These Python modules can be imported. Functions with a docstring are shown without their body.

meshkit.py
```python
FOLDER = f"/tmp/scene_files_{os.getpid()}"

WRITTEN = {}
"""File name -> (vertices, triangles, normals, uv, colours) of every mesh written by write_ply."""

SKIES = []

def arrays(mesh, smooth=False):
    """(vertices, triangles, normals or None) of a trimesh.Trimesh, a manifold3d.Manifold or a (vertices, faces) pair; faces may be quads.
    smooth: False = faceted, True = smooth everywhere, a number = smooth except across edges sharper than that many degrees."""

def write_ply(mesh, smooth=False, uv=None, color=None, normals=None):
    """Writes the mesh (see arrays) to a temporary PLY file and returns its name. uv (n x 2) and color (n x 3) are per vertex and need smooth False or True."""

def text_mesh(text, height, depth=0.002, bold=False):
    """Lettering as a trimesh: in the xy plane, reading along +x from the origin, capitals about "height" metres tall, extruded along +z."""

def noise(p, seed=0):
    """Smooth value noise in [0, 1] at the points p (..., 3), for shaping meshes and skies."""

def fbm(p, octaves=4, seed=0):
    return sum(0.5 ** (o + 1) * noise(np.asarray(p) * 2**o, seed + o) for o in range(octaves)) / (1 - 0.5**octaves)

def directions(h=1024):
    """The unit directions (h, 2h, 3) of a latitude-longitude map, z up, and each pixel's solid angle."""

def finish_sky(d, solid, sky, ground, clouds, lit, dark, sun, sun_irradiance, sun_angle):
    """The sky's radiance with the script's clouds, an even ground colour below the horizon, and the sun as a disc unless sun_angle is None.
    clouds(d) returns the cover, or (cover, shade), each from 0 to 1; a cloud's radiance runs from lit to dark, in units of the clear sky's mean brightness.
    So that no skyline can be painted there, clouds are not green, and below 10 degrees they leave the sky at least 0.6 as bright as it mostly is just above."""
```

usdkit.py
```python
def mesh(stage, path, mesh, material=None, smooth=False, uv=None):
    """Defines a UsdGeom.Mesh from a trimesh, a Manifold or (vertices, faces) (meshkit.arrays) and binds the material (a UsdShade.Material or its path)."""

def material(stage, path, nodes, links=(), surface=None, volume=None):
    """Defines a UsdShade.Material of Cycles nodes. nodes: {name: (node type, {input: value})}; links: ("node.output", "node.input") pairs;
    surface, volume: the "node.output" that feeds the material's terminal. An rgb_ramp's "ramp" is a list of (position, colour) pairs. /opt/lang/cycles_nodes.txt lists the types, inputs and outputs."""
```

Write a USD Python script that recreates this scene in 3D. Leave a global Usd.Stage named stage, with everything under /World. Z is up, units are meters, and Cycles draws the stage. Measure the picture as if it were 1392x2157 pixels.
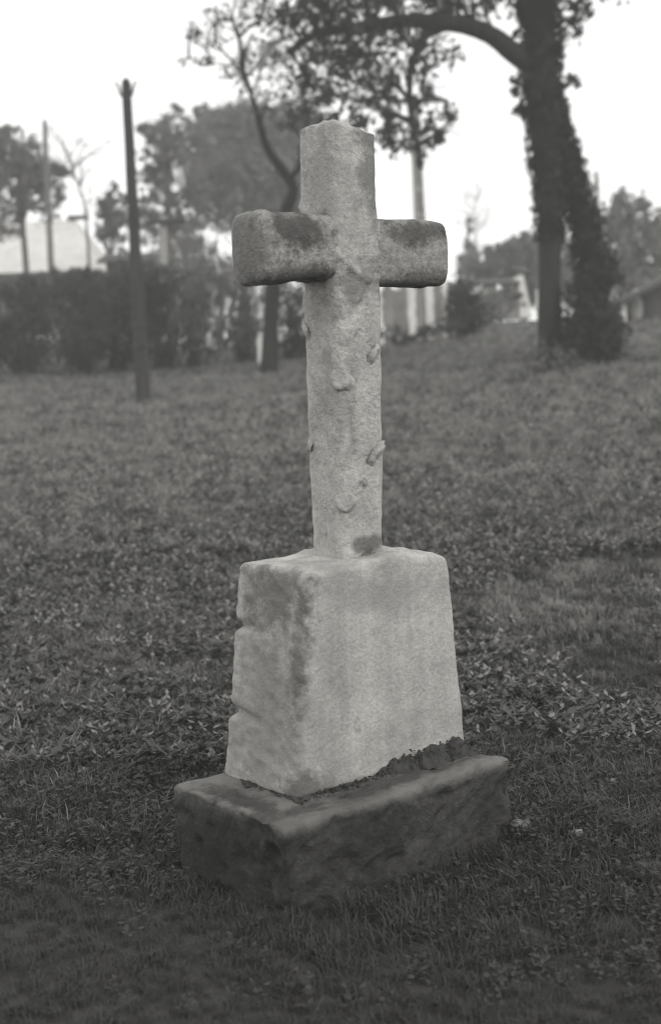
import math, random
import numpy as np
import trimesh
import usdkit, meshkit
from pxr import Usd, UsdGeom, UsdLux, UsdShade, Sdf, Gf, Vt

random.seed(7)
R = np.random.default_rng(11)
stage = Usd.Stage.CreateInMemory()
UsdGeom.SetStageUpAxis(stage, UsdGeom.Tokens.z)
UsdGeom.SetStageMetersPerUnit(stage, 1.0)
UsdGeom.Xform.Define(stage, '/World')
UsdGeom.Scope.Define(stage, '/World/Looks')

# ---------------------------------------------------------------- camera, sky, sun, exposure
EYE = np.array([0.0, 0.0, 1.45])
FPX, PITCH, ROLL = 2885.0, 0.0988, 0.0403
_fw = np.array([0, math.cos(PITCH), -math.sin(PITCH)])
_up = np.array([0, math.sin(PITCH), math.cos(PITCH)])
_rt = np.array([1.0, 0, 0])
CAM_R = _rt * math.cos(ROLL) - _up * math.sin(ROLL)
CAM_U = _rt * math.sin(ROLL) + _up * math.cos(ROLL)
EXPOSURE = 0.22
cam = UsdGeom.Camera.Define(stage, '/World/camera')
cam.AddTransformOp().Set(Gf.Matrix4d(*CAM_R, 0, *CAM_U, 0, *(-_fw), 0, *EYE, 1))
cam.CreateHorizontalApertureAttr(36.0)
cam.CreateVerticalApertureAttr(36.0 * 1024 / 660)
cam.CreateFocalLengthAttr(36.0 * FPX / 1392)
cam.CreateClippingRangeAttr(Gf.Vec2f(0.05, 3000))
cam.CreateFStopAttr(3.2)
cam.CreateFocusDistanceAttr(4.4)
cam.CreateExposureAttr(EXPOSURE)

SUN = np.array([0.55, -0.62, 0.62]); SUN /= np.linalg.norm(SUN)
SUN_EL, SUN_ROT = math.asin(SUN[2]), math.atan2(SUN[0], SUN[1])
SKY_STRENGTH, SUN_INTENSITY = 0.12, 0.32
CLOUD = 9.6
sky_m = usdkit.material(stage, '/World/Looks/sky_overcast', {
    'sky': ('sky_texture', {'sky_type': 'single_scattering', 'sun_disc': False, 'sun_elevation': SUN_EL, 'sun_rotation': SUN_ROT}),
    'grey': ('hsv', {'saturation': 0.0}),
    'tc': ('texture_coordinate', {}),
    'mp': ('mapping', {'scale': (1.2, 1.2, 3.0)}),
    'n': ('noise_texture', {'scale': 1.6, 'detail': 5, 'roughness': 0.5}),
    'r': ('rgb_ramp', {'ramp': [(0.25, (CLOUD * .9, CLOUD * .9, CLOUD * .89)), (0.75, (CLOUD * 1.1, CLOUD * 1.1, CLOUD * 1.08))]}),
    'mx': ('mix_color', {'fac': 0.88, 'use_clamp': False}),
    'bg': ('background_shader', {'strength': SKY_STRENGTH}),
}, [('sky.color', 'grey.color'), ('tc.generated', 'mp.vector'), ('mp.vector', 'n.vector'), ('n.fac', 'r.fac'), ('grey.color', 'mx.a'), ('r.color', 'mx.b'),
    ('mx.result', 'bg.color')], surface='bg.background')
dome = UsdLux.DomeLight.Define(stage, '/World/sky')
UsdShade.MaterialBindingAPI.Apply(dome.GetPrim()).Bind(sky_m)
dome.GetPrim().SetCustomDataByKey('kind', 'structure')
sun = UsdLux.DistantLight.Define(stage, '/World/sun')
sun.CreateNormalizeAttr(True); sun.CreateIntensityAttr(SUN_INTENSITY); sun.CreateAngleAttr(16.0)
sun.CreateColorAttr(Gf.Vec3f(1.0, 0.985, 0.96))
_q = Gf.Rotation(Gf.Vec3d(0, 0, 1), Gf.Vec3d(*SUN)).GetQuat()
sun.AddOrientOp(UsdGeom.XformOp.PrecisionDouble).Set(Gf.Quatd(_q.GetReal(), _q.GetImaginary()))

# ---------------------------------------------------------------- helpers
def smooth(a, b, x):
    t = np.clip((np.asarray(x, float) - a) / (b - a), 0, 1)
    return t * t * (3 - 2 * t)

def terrain(x, y):
    """height of the meadow: level round the monument, then a gentle rise to a crest, level beyond"""
    x, y = np.asarray(x, float), np.asarray(y, float)
    s = 0.079 + 0.017 * smooth(-4, 4, x)
    d = y - 5.0
    rise = 0.5 * (d + np.sqrt(d * d + 1.2)) - 0.12
    rise = np.maximum(rise, 0)
    rise = np.where(rise > 24, 24 + 5 * np.tanh((rise - 24) / 5), rise)
    p = np.stack([x, y, 0 * x], -1)
    bump = (meshkit.fbm(p * 0.35, 3, 5) - .5) * 0.16 * smooth(5, 9, y) + (meshkit.fbm(p * 1.7, 3, 9) - .5) * 0.05
    return s * rise + bump - 0.5 * smooth(60, 200, y) - .03 * np.exp(-((x + .1) ** 2 + (y - 3.5) ** 2) / .5)

def ray(px, py):
    d = _fw + CAM_R * (px - 696) / FPX - CAM_U * (py - 1078.5) / FPX
    return d / d[1]

def at(px, py, dist):
    """the point at ground distance dist seen at that pixel of the photograph"""
    return EYE + ray(px, py) * dist

def on_ground(px, dist):
    """foot of a thing at that distance: column px, on the meadow"""
    x = at(px, 780, dist)[0]
    return np.array([x, dist, float(terrain(x, dist))])

names = {}
def numbered(path):
    k = names.get(path, 0); names[path] = k + 1
    return path if k == 0 else '%s_%03d' % (path, k)

def tag(prim, label=None, cat=None, group=None, kind=None):
    for k, v in (('label', label), ('category', cat), ('group', group), ('kind', kind)):
        if v: prim.SetCustomDataByKey(k, v)
    return prim

def thing(name, label, cat, loc=(0, 0, 0), rotz=0, group=None):
    x = UsdGeom.Xform.Define(stage, numbered('/World/' + name))
    x.AddTranslateOp().Set(Gf.Vec3d(*map(float, loc)))
    if rotz: x.AddRotateZOp().Set(math.degrees(rotz))
    return tag(x.GetPrim(), label, cat, group)

def obj(name, mesh, mat, parent=None, smooth_angle=40, kind=None, label=None):
    base = '/World' if parent is None else str(parent.GetPath())
    m = usdkit.mesh(stage, numbered(base + '/' + name), mesh, mat, smooth=smooth_angle)
    return tag(m.GetPrim(), label=label, kind=kind)

TINT = (1.0, 0.985, 0.94)
def g(v): return tuple(v * t for t in TINT)

def grey_mat(name, lo, hi, scale=6, rough=0.9, bump=0.0, bump_scale=60, stretch=(1, 1, 1), spots=None, streak=None, island=0.0, spec=0.25, top=None, stains=(), grain=None):
    """grey procedural surface: noise colour, optional dark spots (scale, threshold, value), optional vertical streaks, optional tone per island"""
    n = {'tc': ('texture_coordinate', {}), 'mp': ('mapping', {'scale': stretch}),
         'n': ('noise_texture', {'scale': scale, 'detail': 7, 'roughness': 0.62}),
         'r': ('rgb_ramp', {'ramp': [(0.3, g(lo)), (0.7, g(hi))]}),
         'p': ('principled_bsdf', {'roughness': rough, 'specular_ior_level': spec})}
    l = [('tc.object', 'mp.vector'), ('mp.vector', 'n.vector'), ('n.fac', 'r.fac')]
    out = 'r.color'
    if streak:
        n.update({'sm': ('mapping', {'scale': (streak[0], streak[0], streak[0] * .06)}), 'sn': ('noise_texture', {'scale': 1.0, 'detail': 4}),
                  'sr': ('rgb_ramp', {'ramp': [(0.38, (streak[1],) * 3), (0.62, (1, 1, 1))]}), 'sx': ('mix_color', {'blend_type': 'multiply', 'fac': 1.0})})
        l += [('tc.object', 'sm.vector'), ('sm.vector', 'sn.vector'), ('sn.fac', 'sr.fac'), (out, 'sx.a'), ('sr.color', 'sx.b')]; out = 'sx.result'
    if spots:
        n.update({'pn': ('noise_texture', {'scale': spots[0], 'detail': 6, 'roughness': 0.7}),
                  'pr': ('rgb_ramp', {'ramp': [(spots[1], (0, 0, 0)), (spots[1] + .12, (1, 1, 1))]}), 'px': ('mix_color', {'b': g(spots[2])})})
        l += [('tc.object', 'pn.vector'), ('pn.fac', 'pr.fac'), ('pr.color', 'px.fac'), (out, 'px.a')]; out = 'px.result'
    if grain:                                                       # fine speckle of the stone: (scale, darkest, brightest)
        n.update({'gn': ('noise_texture', {'scale': grain[0], 'detail': 5, 'roughness': .75}), 'gr': ('rgb_ramp', {'ramp': [(.32, (grain[1],) * 3), (.68, (grain[2],) * 3)]}),
                  'gx': ('mix_color', {'blend_type': 'multiply', 'fac': 1.0, 'use_clamp': False}),
                  'gv': ('voronoi_texture', {'scale': grain[0] * .9, 'randomness': 1.0}), 'gw': ('rgb_ramp', {'ramp': [(.0, (.45,) * 3), (.16, (1, 1, 1))]}), 'gy': ('mix_color', {'blend_type': 'multiply', 'fac': .55})})
        l += [('tc.object', 'gn.vector'), ('gn.fac', 'gr.fac'), (out, 'gx.a'), ('gr.color', 'gx.b'), ('tc.object', 'gv.vector'), ('gv.distance', 'gw.fac'), ('gx.result', 'gy.a'), ('gw.color', 'gy.b')]; out = 'gy.result'
    if top:                                                         # paler, rain washed stone above a height in the thing's own frame
        n.update({'tx': ('separate_xyz', {}), 'ta': ('math', {'math_type': 'multiply_add', 'value2': .06, 'value3': -.03}), 'tb': ('math', {'math_type': 'add'}),
                  'tr': ('map_range', {'from_min': top[0], 'from_max': top[1], 'clamp': True}), 'tm': ('mix_color', {'b': g(top[2])})})
        l += [('tc.object', 'tx.vector'), ('n.fac', 'ta.value1'), ('tx.z', 'tb.value1'), ('ta.value', 'tb.value2'), ('tb.value', 'tr.value'), ('tr.result', 'tm.fac'), (out, 'tm.a')]; out = 'tm.result'
    for q, (c, rad, val, amount) in enumerate(stains):              # lichen and soot patches with a ragged outline
        a = 's%d' % q
        n.update({a + 'd': ('vector_math', {'math_type': 'subtract', 'vector2': c}), a + 'e': ('vector_math', {'math_type': 'divide', 'vector2': rad}), a + 'l': ('vector_math', {'math_type': 'length'}),
                  a + 'n': ('noise_texture', {'scale': 16, 'detail': 7, 'roughness': .7}), a + 'm': ('math', {'math_type': 'multiply_add', 'value2': 2.6, 'value3': -1.3}), a + 's': ('math', {'math_type': 'add'}),
                  a + 'r': ('map_range', {'from_min': 1.15, 'from_max': .55, 'to_max': amount, 'clamp': True}), a + 'x': ('mix_color', {'b': g(val)})})
        l += [('tc.object', a + 'd.vector1'), (a + 'd.vector', a + 'e.vector1'), (a + 'e.vector', a + 'l.vector1'), ('tc.object', a + 'n.vector'), (a + 'n.fac', a + 'm.value1'), (a + 'm.value', a + 's.value1'),
              (a + 'l.value', a + 's.value2'), (a + 's.value', a + 'r.value'), (a + 'r.result', a + 'x.fac'), (out, a + 'x.a')]; out = a + 'x.result'
    if island:
        n.update({'ge': ('geometry', {}), 'ir': ('rgb_ramp', {'ramp': [(0, (1 - island,) * 3), (1, (1 + island,) * 3)]}),
                  'ix': ('mix_color', {'blend_type': 'multiply', 'fac': 1.0, 'use_clamp': False})})
        l += [('ge.random_per_island', 'ir.fac'), (out, 'ix.a'), ('ir.color', 'ix.b')]; out = 'ix.result'
    l.append((out, 'p.base_color'))
    if bump:
        n.update({'bn': ('noise_texture', {'scale': bump_scale, 'detail': 8, 'roughness': 0.65}), 'b': ('bump', {'strength': 1.0, 'distance': bump})})
        l += [('mp.vector', 'bn.vector'), ('bn.fac', 'b.height'), ('b.normal', 'p.normal')]
    return usdkit.material(stage, '/World/Looks/' + name, n, l, surface='p.BSDF')

def leaf_mat(name, lo, hi, trans=0.25):
    n = {'ge': ('geometry', {}), 'r': ('rgb_ramp', {'ramp': [(0, g(lo)), (1, g(hi))]}),
         'd': ('principled_bsdf', {'roughness': 0.55, 'specular_ior_level': 0.35}), 't': ('translucent_bsdf', {}), 'm': ('mix_closure', {'fac': trans})}
    l = [('ge.random_per_island', 'r.fac'), ('r.color', 'd.base_color'), ('r.color', 't.color'), ('d.BSDF', 'm.closure1'), ('t.BSDF', 'm.closure2')]
    return usdkit.material(stage, '/World/Looks/' + name, n, l, surface='m.closure')

def cat(meshes):
    vs, fs, o = [], [], 0
    for v, f in meshes:
        vs.append(np.asarray(v, float)); fs.append(np.asarray(f, int) + o); o += len(v)
    return np.vstack(vs), np.vstack(fs)

def tube(pts, radii, n=10, wobble=0.0, seed=0, closed=True):
    pts = np.asarray(pts, float); radii = np.broadcast_to(np.asarray(radii, float), (len(pts),))
    tan = np.gradient(pts, axis=0); tan /= np.linalg.norm(tan, axis=1, keepdims=True) + 1e-12
    ref = np.array([1.0, 0.13, 0.07]) if abs(tan[:, 0]).mean() < .8 else np.array([0.05, 1.0, .1])
    a = np.cross(tan, ref); a /= np.linalg.norm(a, axis=1, keepdims=True)
    b = np.cross(tan, a)
    th = np.arange(n) / n * 2 * np.pi
    ring = a[:, None] * np.cos(th)[None, :, None] + b[:, None] * np.sin(th)[None, :, None]
    rr = np.repeat(radii[:, None], n, 1)
    if wobble:
        q = pts[:, None] * 2.2 + ring * 1.1
        rr = rr * (1 + wobble * (meshkit.fbm(q, 3, seed) - .5) * 2)
    v = (pts[:, None] + ring * rr[..., None]).reshape(-1, 3)
    i = np.arange(len(pts) - 1)[:, None] * n; j = np.arange(n)[None]; k = (j + 1) % n
    q0, q1, q2, q3 = i + j, i + k, i + n + k, i + n + j
    f = np.vstack([np.stack([q0, q2, q1], -1).reshape(-1, 3), np.stack([q0, q3, q2], -1).reshape(-1, 3)])
    if closed:
        v = np.vstack([v, pts[:1], pts[-1:]]); m = len(v); jj = np.arange(n); kk = (jj + 1) % n; o = (len(pts) - 1) * n
        f = np.vstack([f, np.stack([np.full(n, m - 2), jj, kk], -1), np.stack([np.full(n, m - 1), o + kk, o + jj], -1)])
    return v, f

def spline(ctrl, n):
    ctrl = np.asarray(ctrl, float); t = np.linspace(0, 1, len(ctrl)); s = np.linspace(0, 1, n)
    if len(ctrl) < 3: return np.stack([np.interp(s, t, c) for c in ctrl.T], 1)
    from scipy.interpolate import PchipInterpolator
    return PchipInterpolator(t, ctrl)(s)

def box(cx, cy, cz, sx, sy, sz, bevel=0.0):
    b = trimesh.creation.box((sx, sy, sz)); b.apply_translation((cx, cy, cz))
    return np.array(b.vertices), np.array(b.faces)

def bevel_box(sx, sy, sz, r):
    import manifold3d as m3
    pts = [(x * (sx / 2 - (r if k != 0 else 0)), y * (sy / 2 - (r if k != 1 else 0)), z * (sz / 2 - (r if k != 2 else 0)))
           for x in (-1, 1) for y in (-1, 1) for z in (-1, 1) for k in range(3)]
    m = m3.Manifold.hull_points(np.array(pts)).to_mesh()
    return np.array(m.vert_properties[:, :3], float), np.array(m.tri_verts, int)

def shift(m, d): return m[0] + np.asarray(d, float), m[1]

def leaves(centers, size, spread, rng, droop=0.3, fold=0.25, aspect=0.55, up=0.5):
    """one small folded leaf (4 corners, 2 faces) at each centre"""
    n = len(centers)
    c = centers + rng.normal(0, 1, (n, 3)) * spread
    L = size * rng.uniform(.65, 1.35, n)
    d = rng.normal(0, 1, (n, 3)); d[:, 2] -= droop; d /= np.linalg.norm(d, axis=1, keepdims=True)
    nn = rng.normal(0, 1, (n, 3)); nn[:, 2] += up * 2
    s = np.cross(d, nn); s /= np.linalg.norm(s, axis=1, keepdims=True) + 1e-9
    nn = np.cross(s, d)
    h = (L * .5)[:, None]; w = (L * aspect * .5)[:, None]
    a = c - d * h; b = c + d * h
    l = c + s * w + nn * w * fold; r = c - s * w + nn * w * fold
    v = np.stack([a, r, b, l], 1).reshape(-1, 3)
    o = np.arange(n)[:, None] * 4
    f = np.vstack([o + [0, 1, 2], o + [0, 2, 3]])
    return v, f

def clump_points(center, rad, n_clumps, per, rng, tight=0.3, shell=0.5):
    """leaf centres: small clumps spread through an ellipsoid, denser towards its surface"""
    rad = np.asarray(rad, float) * np.ones(3)
    d = rng.normal(0, 1, (n_clumps, 3)); d /= np.linalg.norm(d, axis=1, keepdims=True)
    r = rng.uniform(0, 1, n_clumps) ** (1 / 3.0) * (1 - shell) + shell * rng.uniform(.75, 1.08, n_clumps)
    cc = np.asarray(center) + d * r[:, None] * rad
    k = rng.poisson(per, n_clumps) + 1
    p = np.repeat(cc, k, 0)
    return p + rng.normal(0, 1, p.shape) * tight * rad.min()

# ---------------------------------------------------------------- materials
M = {}
M['ground'] = grey_mat('meadow_soil', 0.022, 0.06, scale=5, bump=0.03, bump_scale=30)
M['grass_dark'] = leaf_mat('grass_dark', 0.042, 0.11, 0.25)
M['grass_mid'] = leaf_mat('grass_mid', 0.21, 0.44, 0.3)
M['grass_dry'] = leaf_mat('grass_dry', 0.14, 0.30, 0.25)
M['weed'] = leaf_mat('weed_leaf', 0.07, 0.30, 0.25)
M['litter'] = leaf_mat('fallen_leaf', 0.14, 0.36, 0.1)
M['leaf_near'] = leaf_mat('leaf_near', 0.035, 0.095, 0.3)
M['leaf_fine'] = leaf_mat('leaf_fine', 0.07, 0.14, 0.3)
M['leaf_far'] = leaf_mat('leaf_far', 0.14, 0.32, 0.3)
M['leaf_bush'] = leaf_mat('leaf_bush', 0.028, 0.095, 0.15)
M['leaf_bush_pale'] = leaf_mat('leaf_bush_pale', 0.10, 0.26, 0.25)
M['ivy'] = leaf_mat('leaf_ivy', 0.012, 0.036, 0.1)
M['bark'] = grey_mat('bark_dark', 0.014, 0.036, scale=3, bump=0.03, bump_scale=9, stretch=(3, 3, .6))
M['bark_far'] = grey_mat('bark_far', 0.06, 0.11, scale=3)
M['pole_wood'] = grey_mat('pole_wood', 0.025, 0.055, scale=4, stretch=(8, 8, .5), bump=0.01, bump_scale=8)
M['pole_stub'] = grey_mat('pole_stub', 0.025, 0.06, scale=4, stretch=(6, 6, .8), bump=0.01, bump_scale=8)
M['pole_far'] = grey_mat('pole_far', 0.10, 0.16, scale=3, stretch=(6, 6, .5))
M['concrete'] = grey_mat('pole_concrete', 0.30, 0.42, scale=3, streak=(8, .8))
M['iron'] = grey_mat('old_iron', 0.05, 0.09, scale=20)
M['stone_pedestal'] = grey_mat('stone_pedestal', 0.30, 0.47, scale=5, bump=0.006, bump_scale=85, grain=(95, .78, 1.14), streak=(14, .80), spots=(9, .62, .2), stains=[((.18, .34, .60), (.055, .26, .40), .17, .55), ((.22, .30, .84), (.07, .20, .13), .13, .85), ((.20, .18, .72), (.05, .06, .24), .12, .8), ((.19, .34, .34), (.06, .22, .10), .25, .5), ((.55, .16, .80), (.26, .05, .05), .24, .5), ((.21, .17, .28), (.10, .08, .05), .10, .8)])
M['stone_cross'] = grey_mat('stone_cross', 0.36, 0.54, scale=8, bump=0.014, bump_scale=55, grain=(70, .76, 1.16), streak=(9, .85), spots=(11, .60, .13), stains=[((.66, .26, 2.05), (.10, .12, .24), .10, .62), ((.52, .30, 1.95), (.12, .12, .3), .22, .4), ((.56, .26, 1.72), (.12, .12, .07), .13, .6), ((.57, .25, .94), (.09, .06, .035), .09, .8), ((.50, .30, 1.40), (.06, .1, .25), .2, .4)])
M['stone_arm'] = grey_mat('stone_arm', 0.20, 0.38, scale=7, bump=0.014, bump_scale=50, grain=(55, .6, 1.25), spots=(7, .56, .07), stains=[((.33, .27, 1.87), (.13, .10, .07), .055, .85), ((.80, .25, 1.88), (.14, .08, .05), .06, .8), ((.20, .34, 1.82), (.05, .12, .13), .12, .6), ((.38, .27, 1.74), (.2, .1, .035), .06, .7), ((.85, .26, 1.74), (.14, .1, .03), .08, .6)])
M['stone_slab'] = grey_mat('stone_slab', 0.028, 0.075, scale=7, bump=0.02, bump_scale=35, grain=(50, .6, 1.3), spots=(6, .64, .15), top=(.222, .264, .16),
                           stains=[((.07, .28, .255), (.055, .20, .06), .045, .9), ((.46, .095, .255), (.40, .055, .06), .05, .85), ((.14, .10, .25), (.07, .05, .06), .06, .7), ((.3, .0, .12), (.16, .05, .12), .028, .7), ((.0, .3, .12), (.05, .3, .14), .022, .7)])
M['moss'] = grey_mat('moss', 0.03, 0.07, scale=30, bump=0.01, bump_scale=120)
M['pale_stone'] = grey_mat('pale_stone', 0.12, 0.30, scale=30, bump=0.004)
M['white_wood'] = grey_mat('white_wood', 0.72, 0.85, scale=4, streak=(14, .75))
M['grey_wood'] = grey_mat('grey_wood', 0.2, 0.32, scale=4, streak=(14, .7))
M['roof_pale'] = grey_mat('roof_pale', 0.46, 0.58, scale=2, streak=(5, .93))
M['roof_dark'] = grey_mat('roof_dark', 0.04, 0.08, scale=3)
M['house_wall'] = grey_mat('house_wall', 0.10, 0.16, scale=2)
M['shed_wall'] = grey_mat('shed_wall', 0.05, 0.10, scale=3, streak=(8, .7))
M['canvas'] = grey_mat('shed_pale_panel', 0.28, 0.42, scale=2, streak=(5, .8))

# ---------------------------------------------------------------- ground
def axis(lo, hi, fine_lo, fine_hi, step, n_out):
    a = np.arange(fine_lo, fine_hi, step)
    l = fine_lo - np.geomspace(step, fine_lo - lo, n_out)[::-1]
    r = a[-1] + np.geomspace(step, hi - a[-1], n_out)
    return np.concatenate([l, a, r])
gx, gy = axis(-700, 700, -5, 5, 0.08, 40), axis(-120, 1500, 1.5, 10, 0.08, 50)
X, Y = np.meshgrid(gx, gy)
Z = terrain(X, Y)
nx, ny = len(gx), len(gy)
i = (np.arange(ny - 1)[:, None] * nx + np.arange(nx - 1)[None]).ravel()
F = np.vstack([np.stack([i, i + 1, i + nx + 1], 1), np.stack([i, i + nx + 1, i + nx], 1)])
obj('ground', (np.stack([X, Y, Z], -1).reshape(-1, 3), F), M['ground'], kind='structure', smooth_angle=True)

# ---------------------------------------------------------------- the stone cross
YAW = 0.8806
ORG = np.array([-0.156, 3.5523, 0.0])
cy_, sy_ = math.sin(YAW), math.cos(YAW)          # local x runs along the front face, local y runs back along the left face
def local_box(w, d, h, r, step, seed, amp=0.006, amp2=0.003):
    """a hewn block: rounded box on a fine grid, origin at its front-left lower corner, surface roughened"""
    faces = []
    nxx, nyy, nzz = (max(4, int(round(s / step))) for s in (w, d, h))
    def grid(n, m, fn, flip):
        a, b = np.meshgrid(np.linspace(0, 1, n + 1), np.linspace(0, 1, m + 1), indexing='ij')
        v = fn(a.ravel(), b.ravel()); q = (np.arange(n)[:, None] * (m + 1) + np.arange(m)[None]).ravel()
        f = np.vstack([np.stack([q, q + m + 1, q + m + 2], 1), np.stack([q, q + m + 2, q + 1], 1)])
        return v, f[:, ::-1] if flip else f
    S = lambda a, b, c: np.stack(np.broadcast_arrays(a, b, c), 1).astype(float)
    for k in (0, 1):
        faces.append(grid(nxx, nyy, lambda a, b: S(a * w, b * d, np.full_like(a, k * h)), k == 0))
        faces.append(grid(nxx, nzz, lambda a, b: S(a * w, np.full_like(a, k * d), b * h), k == 1))
        faces.append(grid(nyy, nzz, lambda a, b: S(np.full_like(a, k * w), a * d, b * h), k == 0))
    v, f = cat(faces)
    t = trimesh.Trimesh(v, f); t.merge_vertices(); v, f = np.array(t.vertices), np.array(t.faces)
    inner = np.clip(v, r, np.array([w, d, h]) - r)
    dd = v - inner; ln = np.linalg.norm(dd, axis=1, keepdims=True)
    nrm = dd / np.maximum(ln, 1e-9)
    v = inner + nrm * r
    v = v + nrm * ((meshkit.fbm(v * 6, 4, seed) - .5) * 2 * amp * 1.6 + (meshkit.fbm(v * 28, 3, seed + 3) - .5) * 2 * amp2)[:, None]
    return v, f, nrm

cross = thing('stone_cross', 'weathered stone cross carved like a log with branch stubs, on a tapered pedestal', 'cross', ORG, math.atan2(sy_, cy_))
SW, SD, SH = 0.884, 0.538, 0.27
PW, PD, TW, TD, PH = 0.692, 0.358, 0.5505, 0.342, 0.66
POX, POY, TOX, TOY = 0.1695, 0.1646, 0.2495, 0.1649
# base slab, sunk 6 cm in the ground; its near lower corner is worn back
v, f, n = local_box(SW, SD, SH + .10, 0.014, 0.011, 21, 0.006, 0.006)
v[:, 2] -= .115
low = smooth(SH * .75, -0.02, v[:, 2])
near = np.exp(-((v[:, 0] / .16) ** 2 + (v[:, 1] / .16) ** 2))
v[:, 0] += low * near * .035; v[:, 1] += low * near * .025
side = smooth(SH + .03, SH - .03, v[:, 2] + .015)
v += n * ((meshkit.fbm(v * 9 + 4, 4, 90) - .5) * .026 * side + (meshkit.fbm(v * 30, 3, 92) - .5) * .012 * side + (np.maximum(meshkit.fbm(v * 17, 3, 91), .58) - .58) * -.09)[:, None]
v[:, 2] += (meshkit.fbm(np.c_[v[:, :2] * 4, 0 * v[:, 0]], 3, 4) - .5) * .02
SLAB_TOP = SH - .015
obj('base_slab', (v, f), M['stone_slab'], cross, True)
# pedestal
v, f, n = local_box(PW, PD, PH, 0.022, 0.011, 31, 0.004, 0.0022)
fx, fy, fz = v[:, 0] / PW, v[:, 1] / PD, np.clip(v[:, 2] / PH, 0, 1)
left = smooth(.04, 0.0, fx)                                     # the left face is only roughly hewn
rough = (meshkit.fbm(v * 45, 4, 77) - .5) * .022 * left
groove = sum(np.exp(-((v[:, 2] - PH * zc - (fy - .8) * .02) / .012) ** 2) for zc in (.305, .70)) * left * smooth(.35, .95, fy) * .034
groove2 = sum(np.exp(-((v[:, 2] - PH * zc) / .014) ** 2) for zc in (.305, .70)) * smooth(.9, 1.0, fy) * smooth(.3, 0, fx) * .028
edge = np.exp(-((fx / .03) ** 2 + (fy / .05) ** 2)) * np.maximum(meshkit.fbm(v * 14, 3, 50) - .45, 0) * .12 * smooth(.25, .8, fz)
nx_ = rough + groove + edge
bx = v[:, 0] + nx_; by = v[:, 1] + edge - groove2
x = (POX + bx) * (1 - fz) + (TOX + bx * TW / PW) * fz
y = (POY + by) * (1 - fz) + (TOY + by * TD / PD) * fz
z = SLAB_TOP - .004 + v[:, 2] - .018 * np.exp(-((fx - 1) / .1) ** 2) * smooth(.9, 1, fz)
z = z - smooth(.86, 1.0, fz) * (.012 * smooth(.5, 0, fx) + (meshkit.fbm(np.c_[v[:, :2] * 9, 0 * x], 3, 61) - .5) * .03)
obj('pedestal', (np.stack([x, y, z], 1), f), M['stone_pedestal'], cross, True)
PED_TOP = SLAB_TOP + PH - .012
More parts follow.
